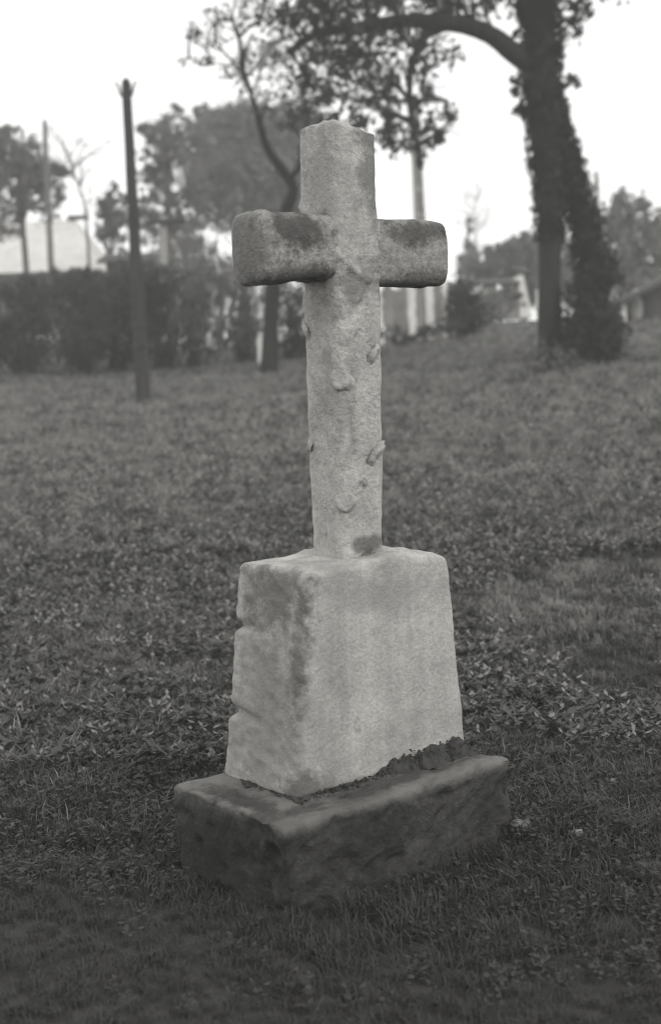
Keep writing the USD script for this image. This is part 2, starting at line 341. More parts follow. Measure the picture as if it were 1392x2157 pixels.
# shaft: a carved log of rounded square section, leaning a little
CXL, CYL = .543, TOY + TD * .50
SHAFT_H = 1.283
def log_mesh(length, half_a, half_b, expo, seed, along, nseg=110, nth=72, cap=(0.02, 0.03), amp=0.006, swell=None):
    t = np.linspace(0, 1, nseg); s = t * length
    end = np.ones(nseg)
    for d, c in ((s, cap[0]), (length - s, cap[1])):
        k = np.clip(d / max(c, 1e-6), 0, 1); end = np.minimum(end, np.where(k < 1, .0 + 1.0 * np.sqrt(np.maximum(1 - (1 - k) ** 2.6, 0)) ** .8, 1))
    th = np.arange(nth) / nth * 2 * np.pi
    ct, st = np.cos(th), np.sin(th)
    rad = (np.abs(ct) ** expo + np.abs(st) ** expo) ** (-1 / expo)
    a = np.interp(t, *half_a) if isinstance(half_a, tuple) else half_a
    b = np.interp(t, *half_b) if isinstance(half_b, tuple) else half_b
    e = np.ones((nseg, 1)) * end[:, None]
    U = (rad * ct)[None] * np.broadcast_to(a, (nseg,))[:, None] * e
    V = (rad * st)[None] * np.broadcast_to(b, (nseg,))[:, None] * e
    S = np.repeat(s[:, None], nth, 1)
    q = np.stack([U, V, S], -1)
    n1 = (meshkit.fbm(q * 7, 4, seed) - .5) * 2 * amp * 1.7 + (meshkit.fbm(q * np.array([34, 34, 9]), 3, seed + 5) - .5) * 2 * amp * .8
    k = 1 + n1 / np.maximum(np.hypot(U, V), .03)
    U, V = U * k, V * k
    v = np.stack([U, V, S], -1)
    if along == 'x': v = np.stack([S, U, V], -1)
    v = v.reshape(-1, 3)
    i = np.arange(nseg - 1)[:, None] * nth; j = np.arange(nth)[None]; kk = (j + 1) % nth
    f = np.vstack([np.stack([i + j, i + kk, i + nth + kk], -1).reshape(-1, 3), np.stack([i + j, i + nth + kk, i + nth + j], -1).reshape(-1, 3)])
    c0 = np.array([0, 0, 0.]) ; c1 = np.array([0, 0, length]) if along != 'x' else np.array([length, 0, 0])
    m = len(v); o = (nseg - 1) * nth; jj = np.arange(nth); k2 = (jj + 1) % nth
    v = np.vstack([v, c0, c1]); f = np.vstack([f, np.stack([np.full(nth, m), k2, jj], 1), np.stack([np.full(nth, m + 1), o + jj, o + k2], 1)])
    return v, f

def sil(zrel): return None
SX, SY = 0.017, 0.0      # lean of the shaft over its height
tt = [0, .15, .55, .62, .75, .9, 1.0]
v, f = log_mesh(SHAFT_H + .02, (tt, [.086, .087, .091, .094, .092, .090, .089]), (tt, [.082, .084, .088, .091, .089, .087, .086]), 6.0, 41, 'z', 200, 110, (0.001, .02), amp=.0045)
zz = v[:, 2]
# a bark seam down the near corner below the upper stub, and a chip at the foot of the front face
ang = np.arctan2(v[:, 1], v[:, 0])
seam = np.exp(-((ang + 2.05 - .12 * np.sin(zz * 9)) / .10) ** 2) * (smooth(.29, .36, zz) * smooth(.50, .45, zz) + .5 * smooth(.0, .06, zz) * smooth(.16, .10, zz)) * .012
chip = np.exp(-(((ang + 1.3) / .45) ** 2 + ((zz - .012) / .022) ** 2)) * .028
wrap = smooth(.03, .0, np.abs(zz - .86 - .14 * np.cos(ang - .6))) * .006 - smooth(.02, .0, np.abs(zz - .97 + .12 * np.cos(ang + 1.2))) * .008
hole = np.exp(-(((ang + 2.75) / .16) ** 2 + ((zz - 1.02) / .018) ** 2)) * .03
rr = np.hypot(v[:, 0], v[:, 1]); k = 1 - (seam + chip + wrap + hole) / np.maximum(rr, .03)
v[:, 0] *= k; v[:, 1] *= k
v[:, 2] += (-.012 * v[:, 0] / .08 + (meshkit.fbm(v * 20, 2, 9) - .5) * .02) * smooth(1.24, 1.30, zz)
v = v + np.stack([CXL + SX * zz, CYL + SY * zz, PED_TOP - .02 + 0 * zz], 1)
shaft = obj('shaft', (v, f), M['stone_cross'], cross, True)
# arms
ARM_Z = PED_TOP + .918
for nm, L, sgn in (('arm', .355, -1), ('arm', .392, 1)):
    v, f = log_mesh(L, ([0, .7, .92, 1], [.083, .085, .086, .082]) if sgn < 0 else .084, ([0, .6, 1], [.100, .102, .100]), 5.2 if sgn > 0 else 4.6, 55 + sgn, 'x', 70, 88, (0.001, .04 if sgn > 0 else .028), .005)
    if sgn < 0:                                                     # the left arm is scooped below, next to the shaft
        v[:, 2] += np.exp(-((v[:, 0] - .15) / .07) ** 2) * smooth(.0, -.09, v[:, 2]) * .014
        v[:, 0] *= -1; f = f[:, ::-1]
        ring = np.exp(-((v[:, 0] + .315) / .012) ** 2) * .005       # raised ring behind the cut end
        v[:, 1] *= 1 + ring / .08; v[:, 2] *= 1 + ring / .09
    v = v + np.array([CXL + SX * .92, CYL + .0, ARM_Z])
    v[:, 2] += -.004 * (v[:, 0] - CXL)
    obj(nm, (v, f), M['stone_arm'], cross, True)
# branch stubs cut short all along the trunk
def stub(ang, zrel, r, out, tilt, ring=False):
    prof = [(0, 1.25), (.4, 1.06), (.75, 1.0), (.93, .93), (1.0, .72)] if not ring else [(0, 1.15), (.6, 1.02), (.95, .95), (1.0, .74), (.92, .55), (.86, .3)]
    nt = 22; th = np.arange(nt) / nt * 2 * np.pi
    rings = np.array([[[s * out, np.cos(a) * r * k, np.sin(a) * r * k] for a in th] for s, k in prof])
    v = rings.reshape(-1, 3)
    i = np.arange(len(prof) - 1)[:, None] * nt; j = np.arange(nt)[None]; kk = (j + 1) % nt
    f = np.vstack([np.stack([i + j, i + kk, i + nt + kk], -1).reshape(-1, 3), np.stack([i + j, i + nt + kk, i + nt + j], -1).reshape(-1, 3)])
    o = (len(prof) - 1) * nt; v = np.vstack([v, [[v[o, 0], 0, 0]]]); jj = np.arange(nt)
    f = np.vstack([f, np.stack([np.full(nt, len(v) - 1), o + jj, o + (jj + 1) % nt], 1)])
    v = v + (meshkit.fbm(v * 40 + zrel * 10, 3, 3)[:, None] - .5) * .012; v[:, 1:] *= 1 + .5 * (meshkit.fbm(v * 25 + zrel * 31, 2, 6)[:, None] - .5)
    c, s = math.cos(tilt), math.sin(tilt)
    v = np.stack([v[:, 0] * c - v[:, 2] * s, v[:, 1], v[:, 0] * s + v[:, 2] * c], 1)
    R0 = (abs(math.cos(ang) / .089) ** 6 + abs(math.sin(ang) / .086) ** 6) ** (-1 / 6) - .010
    d = np.array([math.cos(ang), math.sin(ang)]); e = np.array([-d[1], d[0]])
    w = np.stack([d[0] * (R0 + v[:, 0]) + e[0] * v[:, 1], d[1] * (R0 + v[:, 0]) + e[1] * v[:, 1], v[:, 2]], 1)
    return w + np.array([CXL + SX * zrel, CYL + SY * zrel, PED_TOP - .02 + zrel]), f
VIEW = -2.45                                                       # direction towards the camera in the cross's own frame
for a_, z_, r_, o_, t_, ring in ((VIEW + .10,   .555, .032, .018, .25, True), (VIEW + .12, .192, .029, .016, .15, True), (VIEW - 1.45, .70, .026, .016, -.35, False),
                                 (VIEW - 1.42, .365, .022, .014, .3, False), (VIEW + 1.45, .625, .032, .016, -.5, False), (VIEW + 1.45, .325, .038, .016, -.5, False),
                                 (VIEW + .75, 1.12, .03, .007, .2, True)):
    obj('branch_stub', stub(a_, z_, r_, o_, t_, ring), M['stone_cross'], shaft, True)
# moss and crumbled mortar along the foot of the pedestal
rm = np.random.default_rng(5)
def ridge(p, q, out, n, height, width, seed):
    """a ragged heap along the line p-q, banked against the stone; height and width as functions of the fraction along"""
    t_ = np.linspace(0, 1, n); m = 9; prof = np.linspace(0, 1, m)
    p, q, out = (np.asarray(a, float) for a in (p, q, out))
    h_ = height(t_) * (.35 + 1.3 * meshkit.fbm(np.c_[t_ * 14, 0 * t_, 0 * t_ + seed], 4, seed)); w_ = width(t_) * (.5 + meshkit.fbm(np.c_[t_ * 20, 0 * t_ + 5, 0 * t_ + seed], 3, seed))
    c = (p + (q - p) * t_[:, None])[:, None] + out * (w_[:, None] * prof[None])[..., None] * 1.0 + np.array([0, 0, 1.0]) * (h_[:, None] * (1 - prof[None] ** 1.5))[..., None]
    v = c.reshape(-1, 3); v = v + (meshkit.fbm(v * 70, 3, seed)[:, None] - .5) * np.array([.014, .014, .016]) - out * .006
    i_ = (np.arange(n - 1)[:, None] * m + np.arange(m - 1)[None]).ravel()
    f = np.vstack([np.stack([i_, i_ + m, i_ + m + 1], 1), np.stack([i_, i_ + m + 1, i_ + 1], 1)])
    return v, f
f1 = ridge([POX - .01, POY + .004, SLAB_TOP - .004], [POX + PW + .01, POY + .004, SLAB_TOP - .004], [0, -1, 0], 260, lambda t: .012 + .045 * smooth(.38, .62, t) * smooth(1.04, .88, t), lambda t: .018 + .035 * smooth(.38, .62, t), 3)
f2 = ridge([POX + .004, POY - .01, SLAB_TOP - .004], [POX + .004, POY + PD, SLAB_TOP - .004], [-1, 0, 0], 140, lambda t: .010 + 0 * t, lambda t: .016 + 0 * t, 7)
bits = np.c_[POX + rm.uniform(-.02, 1, 500) ** .7 * PW, POY - np.abs(rm.normal(0, .018, 500)), np.zeros(500)]
uu = (bits[:, 0] - POX) / PW; bits[:, 2] = SLAB_TOP + rm.uniform(0, 1, 500) * (.008 + .045 * smooth(.38, .62, uu) * smooth(1.04, .88, uu))
obj('moss', cat([f1, f2, leaves(np.nan_to_num(bits, nan=POX), .013, .003, rm, 0)]), M['moss'], cross, True, kind='stuff')

# ---------------------------------------------------------------- poles
def px_size(px, dist): return px * dist / FPX

def pole_between(p, q, r0, r1, n=12, seg=24, wobble=.07, seed=0):
    return tube(spline([p, q], seg), np.linspace(r0, r1, seg), n, wobble, seed)

D = 19.5
foot = at(303, 852, D); foot[2] = float(terrain(foot[0], D))
top = at(265, 163, D)
pole = thing('wooden_pole', 'dark wooden pole with forked top standing alone in the grass, left of the cross', 'pole', foot)
L = top - foot
mid = L * .18
obj('post', cat([pole_between(mid * .75, L * .985, .098, .062, seed=3), tube(np.array([L * .98, L * .992, L * 1.0]), [.062, .05, .015], 12)]), M['pole_wood'], pole)
obj('stub_post', pole_between(np.array([0, -.05, -.15]) + L * 0, L * .27 + np.array([.02, -.09, 0]), .105, .092, seed=5, wobble=.16), M['pole_stub'], pole)
for s in (-1, 1):
    b0 = L * .945; pts = [b0 + np.array([s * .04, -.03, -.02]), b0 + np.array([s * .085, -.03, .05]), b0 + np.array([s * .10, -.03, .12]), b0 + np.array([s * .145, -.03, .19])]
    obj('bracket', tube(spline(pts, 10), np.linspace(.022, .014, 10), 8), M['iron'], pole)
for k in (.19, .25):
    c_ = L * k + np.array([.01, -.045, 0]); th = np.linspace(0, 2 * np.pi, 28)
    obj('binding_wire', tube(c_ + np.stack([.135 * np.cos(th), .155 * np.sin(th), .01 * np.sin(3 * th)], 1), .008, 6, closed=False), M['iron'], pole)

D = 38.0
p0, p1 = on_ground(118, D), at(94, 262, D)
t = thing('utility_pole', 'thin grey utility pole rising through the crown of the tree at the far left', 'utility pole', p0)
obj('post', pole_between(np.zeros(3), p1 - p0, .10, .065, seed=2), M['pole_far'], t)
obj('insulator', tube([p1 - p0 + [0, 0, -.02], p1 - p0 + [0, 0, .06], p1 - p0 + [0, 0, .14]], [.04, .06, .03], 8), M['iron'], t)

D = 30.0
p0, p1 = on_ground(348, D), at(343, 455, D)
t = thing('utility_pole', 'short pale pole with one dark crossarm, between the wooden pole and the cross', 'utility pole', p0)
obj('post', pole_between(np.zeros(3), p1 - p0, .10, .085, seed=4), M['concrete'], t)
c_ = at(350, 466, D - .12) - p0
obj('crossarm', shift(bevel_box(.8, .09, .11, .012), c_), M['pole_wood'], t)
for k in (-.32, .32):
    obj('insulator', shift(tube([[k, 0, .05], [k, 0, .12], [k, 0, .2]], [.03, .055, .03], 8), c_), M['iron'], t)

# tall concrete pole behind the cross: two legs and a web, so a dark groove runs up it
D = 27.0
p0, p1 = on_ground(898, D), at(872, 205, D)
t = thing('concrete_pole', 'tall pale concrete pole with a central groove, rising behind the right arm of the cross', 'utility pole', p0)
L = p1 - p0
for s in (-1, 1):
    obj('rail', pole_between(np.array([s * .085, 0, -.1]), L + [s * .055, 0, 0], .055, .042, 8), M['concrete'], t)
obj('web', pole_between(np.array([0, .03, -.1]), L + [0, .03, 0], .05, .03, 8), M['pole_far'], t)
for k in np.linspace(.1, .95, 9):
    obj('spacer', shift(bevel_box(.15, .07, .10, .01), L * k), M['concrete'], t)
obj('crossarm', shift(bevel_box(1.1, .10, .10, .012), L * .985 + np.array([0, -.09, 0])), M['pole_far'], t)

D = 40.0
p0, p1 = on_ground(1268, D), at(1256, 372, D)
t = thing('utility_pole', 'thin dark utility pole rising from the trees right of the ivy covered trunks', 'utility pole', p0)
obj('post', pole_between(np.zeros(3), p1 - p0, .09, .06, seed=8), M['pole_far'], t)
obj('insulator', tube([p1 - p0, p1 - p0 + [0, 0, .08], p1 - p0 + [0, 0, .16]], [.04, .06, .03], 8), M['iron'], t)

# ---------------------------------------------------------------- buildings
def slab_between(a, b, c, d, th):
    """a flat panel with corners a b c d and a thickness"""
    q = np.array([a, b, c, d], float); n = np.cross(q[1] - q[0], q[3] - q[0]); n /= np.linalg.norm(n)
    v = np.vstack([q, q - n * th])
    f = [[0, 1, 2], [0, 2, 3], [4, 6, 5], [4, 7, 6]]
    for k in range(4):
        m = (k + 1) % 4; f += [[k, 4 + k, 4 + m], [k, 4 + m, m]]
    return v, np.array(f)

# house with the pale roof on the far left
D = 46.0
e1 = at(212, 566, D); gl = float(terrain(e1[0], D))
HW, HD = 8.2, 7.0
house = thing('house', 'low house with a large pale roof behind the bushes on the far left', 'house', (e1[0], D, gl))
eh = e1[2] - gl; rh = eh + px_size(95, D) + .55
rx = -px_size(85, D)
wl, wr = -HW, -.35
obj('wall', shift(bevel_box(HW - .7, .25, eh - .05, .01), [(wl + wr) / 2, .55, (eh - .05) / 2]), M['house_wall'], house)
obj('wall', shift(bevel_box(.25, HD - 1.36, eh - .05, .01), [wr - .13, HD / 2 + .0, (eh - .05) / 2]), M['house_wall'], house)
obj('wall', shift(bevel_box(HW - .7, .25, eh - .05, .01), [(wl + wr) / 2, HD - .55, (eh - .05) / 2]), M['house_wall'], house)
obj('wall', shift(bevel_box(.25, HD - 1.36, eh - .05, .01), [wl + .13, HD / 2 + .0, (eh - .05) / 2]), M['house_wall'], house)
A, B = np.array([-HW, 0, eh]), np.array([0, 0, eh]); C_, D_ = np.array([rx, HD / 2, rh]), np.array([-HW, HD / 2, rh])
E_, F_ = np.array([0, HD, eh]), np.array([-HW, HD, eh])
rf = obj('roof', cat([slab_between(A, B, C_, D_, .10), slab_between(D_ + [0, .003, 0], C_ + [0, .003, 0], E_, F_, .10), slab_between(B + [.003, 0, 0], E_ + [.003, 0, 0], C_ + [.003, 0, .002], C_ + [.003, .003, .002], .10)]), M['roof_pale'], house, False)
obj('fascia', shift(bevel_box(HW, .06, .22, .01), [-HW / 2, -.04, eh - .14]), M['roof_dark'], house)
obj('ridge_cap', shift(bevel_box(.75, .3, .14, .02), [rx + .12, HD / 2 - .05, rh + .06]), M['roof_dark'], rf)
for k in (-6.4, -4.2, -2.0):
    w = obj('window', shift(bevel_box(.95, .06, 1.15, .01), [k, .40, 1.45]), M['roof_dark'], house)
    obj('window_frame', cat([shift(bevel_box(1.05, .05, .07, .005), [k, .362, 2.06]), shift(bevel_box(1.05, .05, .07, .005), [k, .362, .84]), shift(bevel_box(.06, .05, 1.15, .005), [k - .5, .362, 1.45]), shift(bevel_box(.06, .05, 1.15, .005), [k + .5, .362, 1.45])]), M['white_wood'], w)

# dark shed roof behind the wooden pole
D = 34.0
c0 = at(285, 545, D); gl = float(terrain(c0[0], D))
shed = thing('shed', 'dark low shed roof showing above the bushes behind the wooden pole', 'shed', (c0[0], D, gl))
hh = c0[2] - gl
obj('wall', shift(bevel_box(1.5, 1.4, hh - .05, .01), [0, .85, (hh - .05) / 2]), M['shed_wall'], shed)
obj('roof', cat([slab_between([-.95, 0, hh], [.95, 0, hh], [.85, .85, hh + .22], [-.85, .85, hh + .22], .07), slab_between([-.85, .853, hh + .22], [.85, .853, hh + .22], [.95, 1.7, hh], [-.95, 1.7, hh], .07)]), M['roof_dark'], shed, False)
obj('door', shift(bevel_box(.75, .05, hh - .45, .008), [-.2, .12, (hh - .4) / 2]), M['grey_wood'], shed)

# pale canvas shelter beyond the fence
D = 33.0
c0 = at(1062, 690, D); gl = float(terrain(c0[0], D)); wsh, hsh = px_size(88, D), px_size(72, D)
hut = thing('shelter', 'low pale shelter with a dark beam and sloping white end, left of the big tree', 'shelter', (c0[0], D, gl))
obj('wall_panel', shift(bevel_box(wsh * .36, .06, hsh, .01), [-wsh * .31, .1, hsh / 2]), M['canvas'], hut)
obj('wall_panel', shift(bevel_box(wsh * .44, .06, hsh * .72, .01), [wsh * .15, .1, hsh * .36]), M['canvas'], hut)
obj('beam', shift(bevel_box(wsh * .95, .12, .13, .01), [-.02, 0, hsh * .66]), M['roof_dark'], hut)
obj('back_wall', shift(bevel_box(wsh * .9, .08, hsh * .9, .01), [0, 1.3, hsh * .45]), M['grey_wood'], hut)
obj('roof', slab_between([-wsh * .5, -.05, hsh + .04], [wsh * .4, -.05, hsh + .04], [wsh * .4, 1.5, hsh + .22], [-wsh * .5, 1.5, hsh + .22], .06), M['roof_dark'], hut, False)
x0_ = wsh * .38
vv = np.array([[x0_, 0, 0], [x0_ + .30, 0, 0], [x0_ + .10, 0, hsh * 1.22], [x0_ + .0, 0, hsh * 1.22]]); vv = np.vstack([vv, vv + [0, 1.2, 0]])
ff = np.array([[0, 1, 2], [0, 2, 3], [4, 6, 5], [4, 7, 6], [0, 4, 5], [0, 5, 1], [1, 5, 6], [1, 6, 2], [2, 6, 7], [2, 7, 3], [3, 7, 4], [3, 4, 0]])
obj('end_flap', (vv, ff), M['white_wood'], hut, False)

D = 30.0
p0, p1 = on_ground(1137, D), at(1132, 615, D)
t = thing('white_post', 'slim white post beside the left edge of the big tree trunk', 'post', p0)
obj('post', shift(bevel_box(px_size(8, D), .07, p1[2] - p0[2] + .1, .008), [0, 0, (p1[2] - p0[2]) / 2 - .05]), M['white_wood'], t)
obj('cap', shift(bevel_box(px_size(11, D), .09, .04, .008), [0, 0, p1[2] - p0[2] + .022]), M['white_wood'], t)

# open shed at the right edge
D = 29.0
c0 = at(1352, 700, D); gl = float(terrain(c0[0], D))
zr = at(1390, 600, D)[2] - gl; zl = at(1312, 640, D)[2] - gl
barn = thing('open_shed', 'dark open fronted shed with sloping roof and a white corner post at the right edge', 'shed', (c0[0], D, gl))
xl, xr = px_size(-40, D), px_size(110, D)
obj('post', shift(bevel_box(.10, .10, zl + .04, .01), [xl + .05, .1, (zl - .04) / 2]), M['white_wood'], barn)
obj('post', shift(bevel_box(.10, .10, zr + .3, .01), [xr - .3, .1, (zr + .2) / 2]), M['grey_wood'], barn)
zb = zl + .0 + (zr - zl) / px_size(78, D) * (xr - xl)
obj('back_wall', slab_between([xl, 1.86, -.1], [xr, 1.86, -.1], [xr, 1.86, zb], [xl, 1.86, zl], .08), M['shed_wall'], barn, False)
obj('side_wall', shift(bevel_box(.06, 1.5, zl - .05, .01), [xl + .08, 1.0, (zl - .05) / 2]), M['shed_wall'], barn)
sl = (zr - zl) / px_size(78, D)
obj('roof', slab_between([xl - .1, -.15, zl + .05], [xr, -.15, zl + .05 + sl * (xr - xl + .1)], [xr, 2.1, zl + .05 + sl * (xr - xl + .1)], [xl - .1, 2.1, zl + .05], .09), M['roof_dark'], barn, False)
obj('front_board', shift(bevel_box(.9, .05, zl * .75, .01), [xr - .45, .06, zl * .37]), M['roof_dark'], barn)
sk = thing('sack', 'pale sack standing in the mouth of the open shed at the right edge', 'sack', (c0[0] + px_size(-2, D), D + .5, float(terrain(c0[0], D + .5))))
sv = trimesh.creation.icosphere(3).vertices.copy(); sv = sv * [.16, .14, .30] * (1 + .25 * (meshkit.fbm(sv * 2.5, 3, 8)[:, None] - .5)) + [0, 0, .27]
obj('bag', (sv, trimesh.creation.icosphere(3).faces), M['canvas'], sk, True)
obj('tied_neck', tube([[0, 0, .5], [.01, 0, .56], [.02, 0, .62], [.03, .01, .66]], [.09, .04, .05, .07], 10), M['canvas'], sk, True)

# fence behind the cross, right
D = 26.6
f0, f1 = on_ground(798, D), on_ground(950, D)
fence = thing('board_fence', 'board fence of white and grey upright boards, seen below the right arm of the cross', 'fence', f0)
ds = f1 - f0
rf_ = np.random.default_rng(3)
spec = [(8, 11, 0), (24, 15, 1), (41, 13, 2), (57, 13, 1), (75, 13, 0), (91, 12, 1), (111, 14, 0), (127, 12, 1), (142, 10, 0)]
for xpx, wpx, tone in spec:
    k = xpx / 152.0; w = px_size(wpx * 1.15, D); h = px_size({0: 142, 1: 136, 2: 120}[tone] - (14 if xpx > 130 else 0), D) * rf_.uniform(.96, 1.04)
    lean = rf_.normal(0, .015)
    v, f = bevel_box(w, .03, h, .006); v = v + [0, 0, h / 2 - .05]; v[:, 0] += v[:, 2] * lean
    b = obj('board', shift((v, f), ds * k + [0, rf_.normal(0, .006), 0]), M['white_wood' if tone == 0 else 'grey_wood'], fence, False)
for hz in (.30, 1.05):
    obj('rail', shift(tube([[0, 0.06, hz], list(ds + [0, .06, hz])], [.035, .035], 6), [0, 0, 0]), M['grey_wood'], fence, False)
for k in (0.0, .5, 1.0):
    obj('post', shift(bevel_box(.09, .09, 1.25, .01), ds * k + [0, .13, .55]), M['grey_wood'], fence, False)

D = 25.0
p0 = on_ground(549, D)
t = thing('white_stake', 'thin white stake in front of the bushes just left of the cross shaft', 'stake', p0)
obj('stake', shift(bevel_box(px_size(9, D), .05, px_size(68, D), .006), [0, 0, px_size(60, D) / 2]), M['white_wood'], t)
obj('tip', tube([[0, 0, px_size(63, D)], [0, 0, px_size(70, D)]], [.03, .004], 4), M['white_wood'], t, False)
D = 26.0
p0 = on_ground(468, D)
t = thing('white_post', 'stout pale post half hidden in bushes below the left arm of the cross', 'post', p0)
hp = px_size(100, D)
obj('post', shift(bevel_box(px_size(17, D), .12, hp, .02), [0, 0, hp / 2 - .02]), M['canvas'], t)
obj('cap', shift(bevel_box(px_size(22, D), .16, .05, .012), [0, 0, hp + .008]), M['canvas'], t)

# ---------------------------------------------------------------- trees and bushes
TREE_D, BUSH_D = 2.4, 5.0
def branch_path(a, b, rng, n=10, sag=0.12, wig=0.05):
    a, b = np.asarray(a, float), np.asarray(b, float); L = np.linalg.norm(b - a)
    t = np.linspace(0, 1, n)[:, None]
    off = rng.normal(0, 1, (4, 3)) * wig * L; off[0] = off[-1] = 0
    return a + (b - a) * t + spline(off, n) + np.array([0, 0, 1.0]) * sag * L * np.sin(np.pi * t)

def make_tree(name, label, catg, trunk, r0, r1, blobs, leaf, leaf_size, density, bark, seed, group=None, twigs=10, tight=.22, shell=.5, wobble=.12, trunk_r=None, limbs=(), droop=.3):
    """trunk: world points; blobs: (centre, radii) of the crown in world coordinates; density: leaves per cubic metre of blob"""
    rng = np.random.default_rng(seed)
    trunk = np.asarray(trunk, float); base = trunk[0].copy()
    density = density * TREE_D; t = thing(name, label, catg, base, group=group)
    path = spline(trunk, 26) - base
    s = np.linspace(0, 1, 26); rad = r0 * (1 - s) ** .8 + r1 + r0 * .35 * np.exp(-s * 18)
    if trunk_r: rad = np.interp(s, np.linspace(0, 1, len(trunk_r)), trunk_r)
    obj('trunk', tube(path, rad, 14, wobble, seed), bark, t, True)
    for (pts, ra, rb) in limbs:
        pp = spline(np.asarray(pts, float) - base, 22)
        obj('limb', tube(pp, np.linspace(ra, rb, 22), 10, .15, seed + 1), bark, t, True)
    tw, lv = [], []
    anchors = np.vstack([path[8:]] + [spline(np.asarray(l[0], float) - base, 16)[3:] for l in limbs])
    for c, rad_ in blobs:
        c = np.asarray(c, float) - base; rad_ = np.asarray(rad_, float) * np.ones(3)
        a = anchors[np.argmin(np.linalg.norm(anchors - c - [0, 0, -.3], axis=1))]
        L = np.linalg.norm(c - a)
        rb = max(.012, min(r0 * .3, .02 + .015 * L))
        p = branch_path(a, c, rng); tw.append(tube(p, np.linspace(rb, rb * .35, len(p)), 6, closed=False))
        for _ in range(twigs):
            d = rng.normal(0, 1, 3); d /= np.linalg.norm(d)
            q = branch_path(p[rng.integers(4, 9)], c + d * rad_ * rng.uniform(.6, 1.1), rng, 6)
            tw.append(tube(q, np.linspace(rb * .35, .006, 6), 4, closed=False))
        vol = 4.19 * rad_.prod(); n = int(density * vol)
        if n:
            per = 14
            cp = clump_points(c, rad_, max(4, n // per), per, rng, tight, shell)
            lv.append(leaves(cp, leaf_size, leaf_size * .2, rng, droop))
    if tw: obj('branches', cat(tw), bark, t, True, kind='stuff')
    if lv: obj('crown', cat(lv), leaf, t, False, kind='stuff')
    return t

def B(px, py, D, rx, rz, ry=None):
    r = px_size(rx, D)
    return (at(px, py, D), (r, ry if ry else r, px_size(rz, D)))

# the big ivy covered tree, right
D = 21.0
tb = on_ground(1158, D); tb2 = on_ground(1262, D + .4)
trunk = [tb, at(1158, 560, D), at(1160, 430, D), at(1152, 300, D), at(1140, 150, D), at(1134, 0, D), at(1128, -160, D), at(1110, -330, D)]
limb_main = [at(1140, 150, D), at(1090, 118, D - .1), at(1030, 70, D - .3), at(950, 46, D - .5), at(860, 42, D - .8), at(760, 55, D - 1.1), at(670, 70, D - 1.4), at(610, 110, D - 1.6)]
limbs = [(limb_main, .17, .05),
         ([tb2, at(1250, 620, D + .3), at(1238, 500, D + .2), at(1210, 400, D + .1), at(1184, 310, D), at(1160, 200, D)], .20, .16),
         ([at(960, 48, D - .5), at(900, 70, D - .6), at(875, 110, D - .7), at(862, 180, D - .8), at(868, 260, D - .9), at(880, 310, D - 1)], .085, .02),
         ([at(1128, 60, D), at(1105, 20, D + .2), at(1085, -40, D + .4), at(1060, -120, D + .6)], .10, .05),
         ([at(945, 45, D - .5), at(942, 0, D - .4), at(930, -60, D - .2)], .09, .05)]
blobs = []
for px, py, rx, rz, dd in [(640, 30, 85, 60, -1.2), (720, 60, 85, 75, -1.0), (800, 40, 85, 70, -.8), (880, 25, 80, 60, -.5), (960, 5, 70, 35, -.3), (1020, 20, 50, 30, 0), (700, 140, 75, 60, -1.2), (770, 150, 70, 65, -1.0),
                           (845, 140, 55, 60, -.8), (800, 235, 55, 50, -.9), (735, 225, 60, 50, -1.1), (860, 215, 55, 50, -.8), (915, 190, 40, 70, -.7), (870, 280, 60, 36, -.9), (945, 275, 45, 26, -.8), (820, 300, 40, 32, -.9),
                           (930, 95, 45, 45, -.6), (670, 215, 50, 50, -1.3), (580, 20, 60, 50, -1.4), (895, 325, 28, 24, -.9), (750, -40, 120, 60, -.6), (900, -50, 120, 60, -.2), (620, -60, 110, 60, -.8),
                           (1195, 60, 40, 40, .1), (1222, 45, 26, 20, .1), (1180, 100, 34, 16, 0), (1090, 30, 40, 30, .3), (1200, 172, 22, 14, .1), (1110, 215, 22, 26, 0), (1088, 180, 18, 18, 0), (1120, 240, 24, 14, 0), (1120, 350, 16, 14, 0),
                           (1130, -90, 170, 90, 0), (1010, -110, 130, 80, .3), (1250, -70, 120, 70, .3)]:
    blobs.append(B(px, py, D + dd, rx, rz, px_size(rx, D) * 1.2 + .2))
big = make_tree('ivy_tree', 'big old tree with twin ivy covered trunks and a limb arching over the cross', 'tree', trunk, .235, .10, blobs, M['leaf_near'], .12, 140, M['bark'], 101, twigs=9, tight=.2, shell=.25, limbs=limbs, wobble=.14, trunk_r=[.20, .165, .19, .25, .255, .235, .21, .16])
# ivy wrapped round both trunks
ri = np.random.default_rng(8); pts = []
def wrap(path, rad, n, t0, t1, fringe=.10):
    P = spline(path, 60); tt_ = ri.uniform(t0, t1, n); idx = tt_ * 59; i0 = np.clip(idx.astype(int), 0, 58); fr = (idx - i0)[:, None]
    c = P[i0] * (1 - fr) + P[i0 + 1] * fr; th = ri.uniform(0, 2 * np.pi, n)
    clump = meshkit.fbm(np.c_[tt_ * 26, np.cos(th) * 1.5, np.sin(th) * 1.5], 3, 4)
    r = rad(tt_) + fringe * np.maximum(clump - .38, 0) * 4 * ri.uniform(.3, 1, n) + .02
    return c + np.stack([np.cos(th) * r, np.sin(th) * r, 0 * r], 1)
pts.append(wrap(limbs[1][0], lambda t_: .20 - .04 * t_, 4600, .0, 1.0, .10))
pts.append(wrap(trunk[:6], lambda t_: .17 + .085 * np.clip((t_ - .3) * 4, 0, 1), 3200, .27, 1.0, .06))
ip = np.vstack(pts) - tb
obj('ivy', leaves(ip, .09, .02, ri, .6), M['ivy'], big, False, kind='stuff')

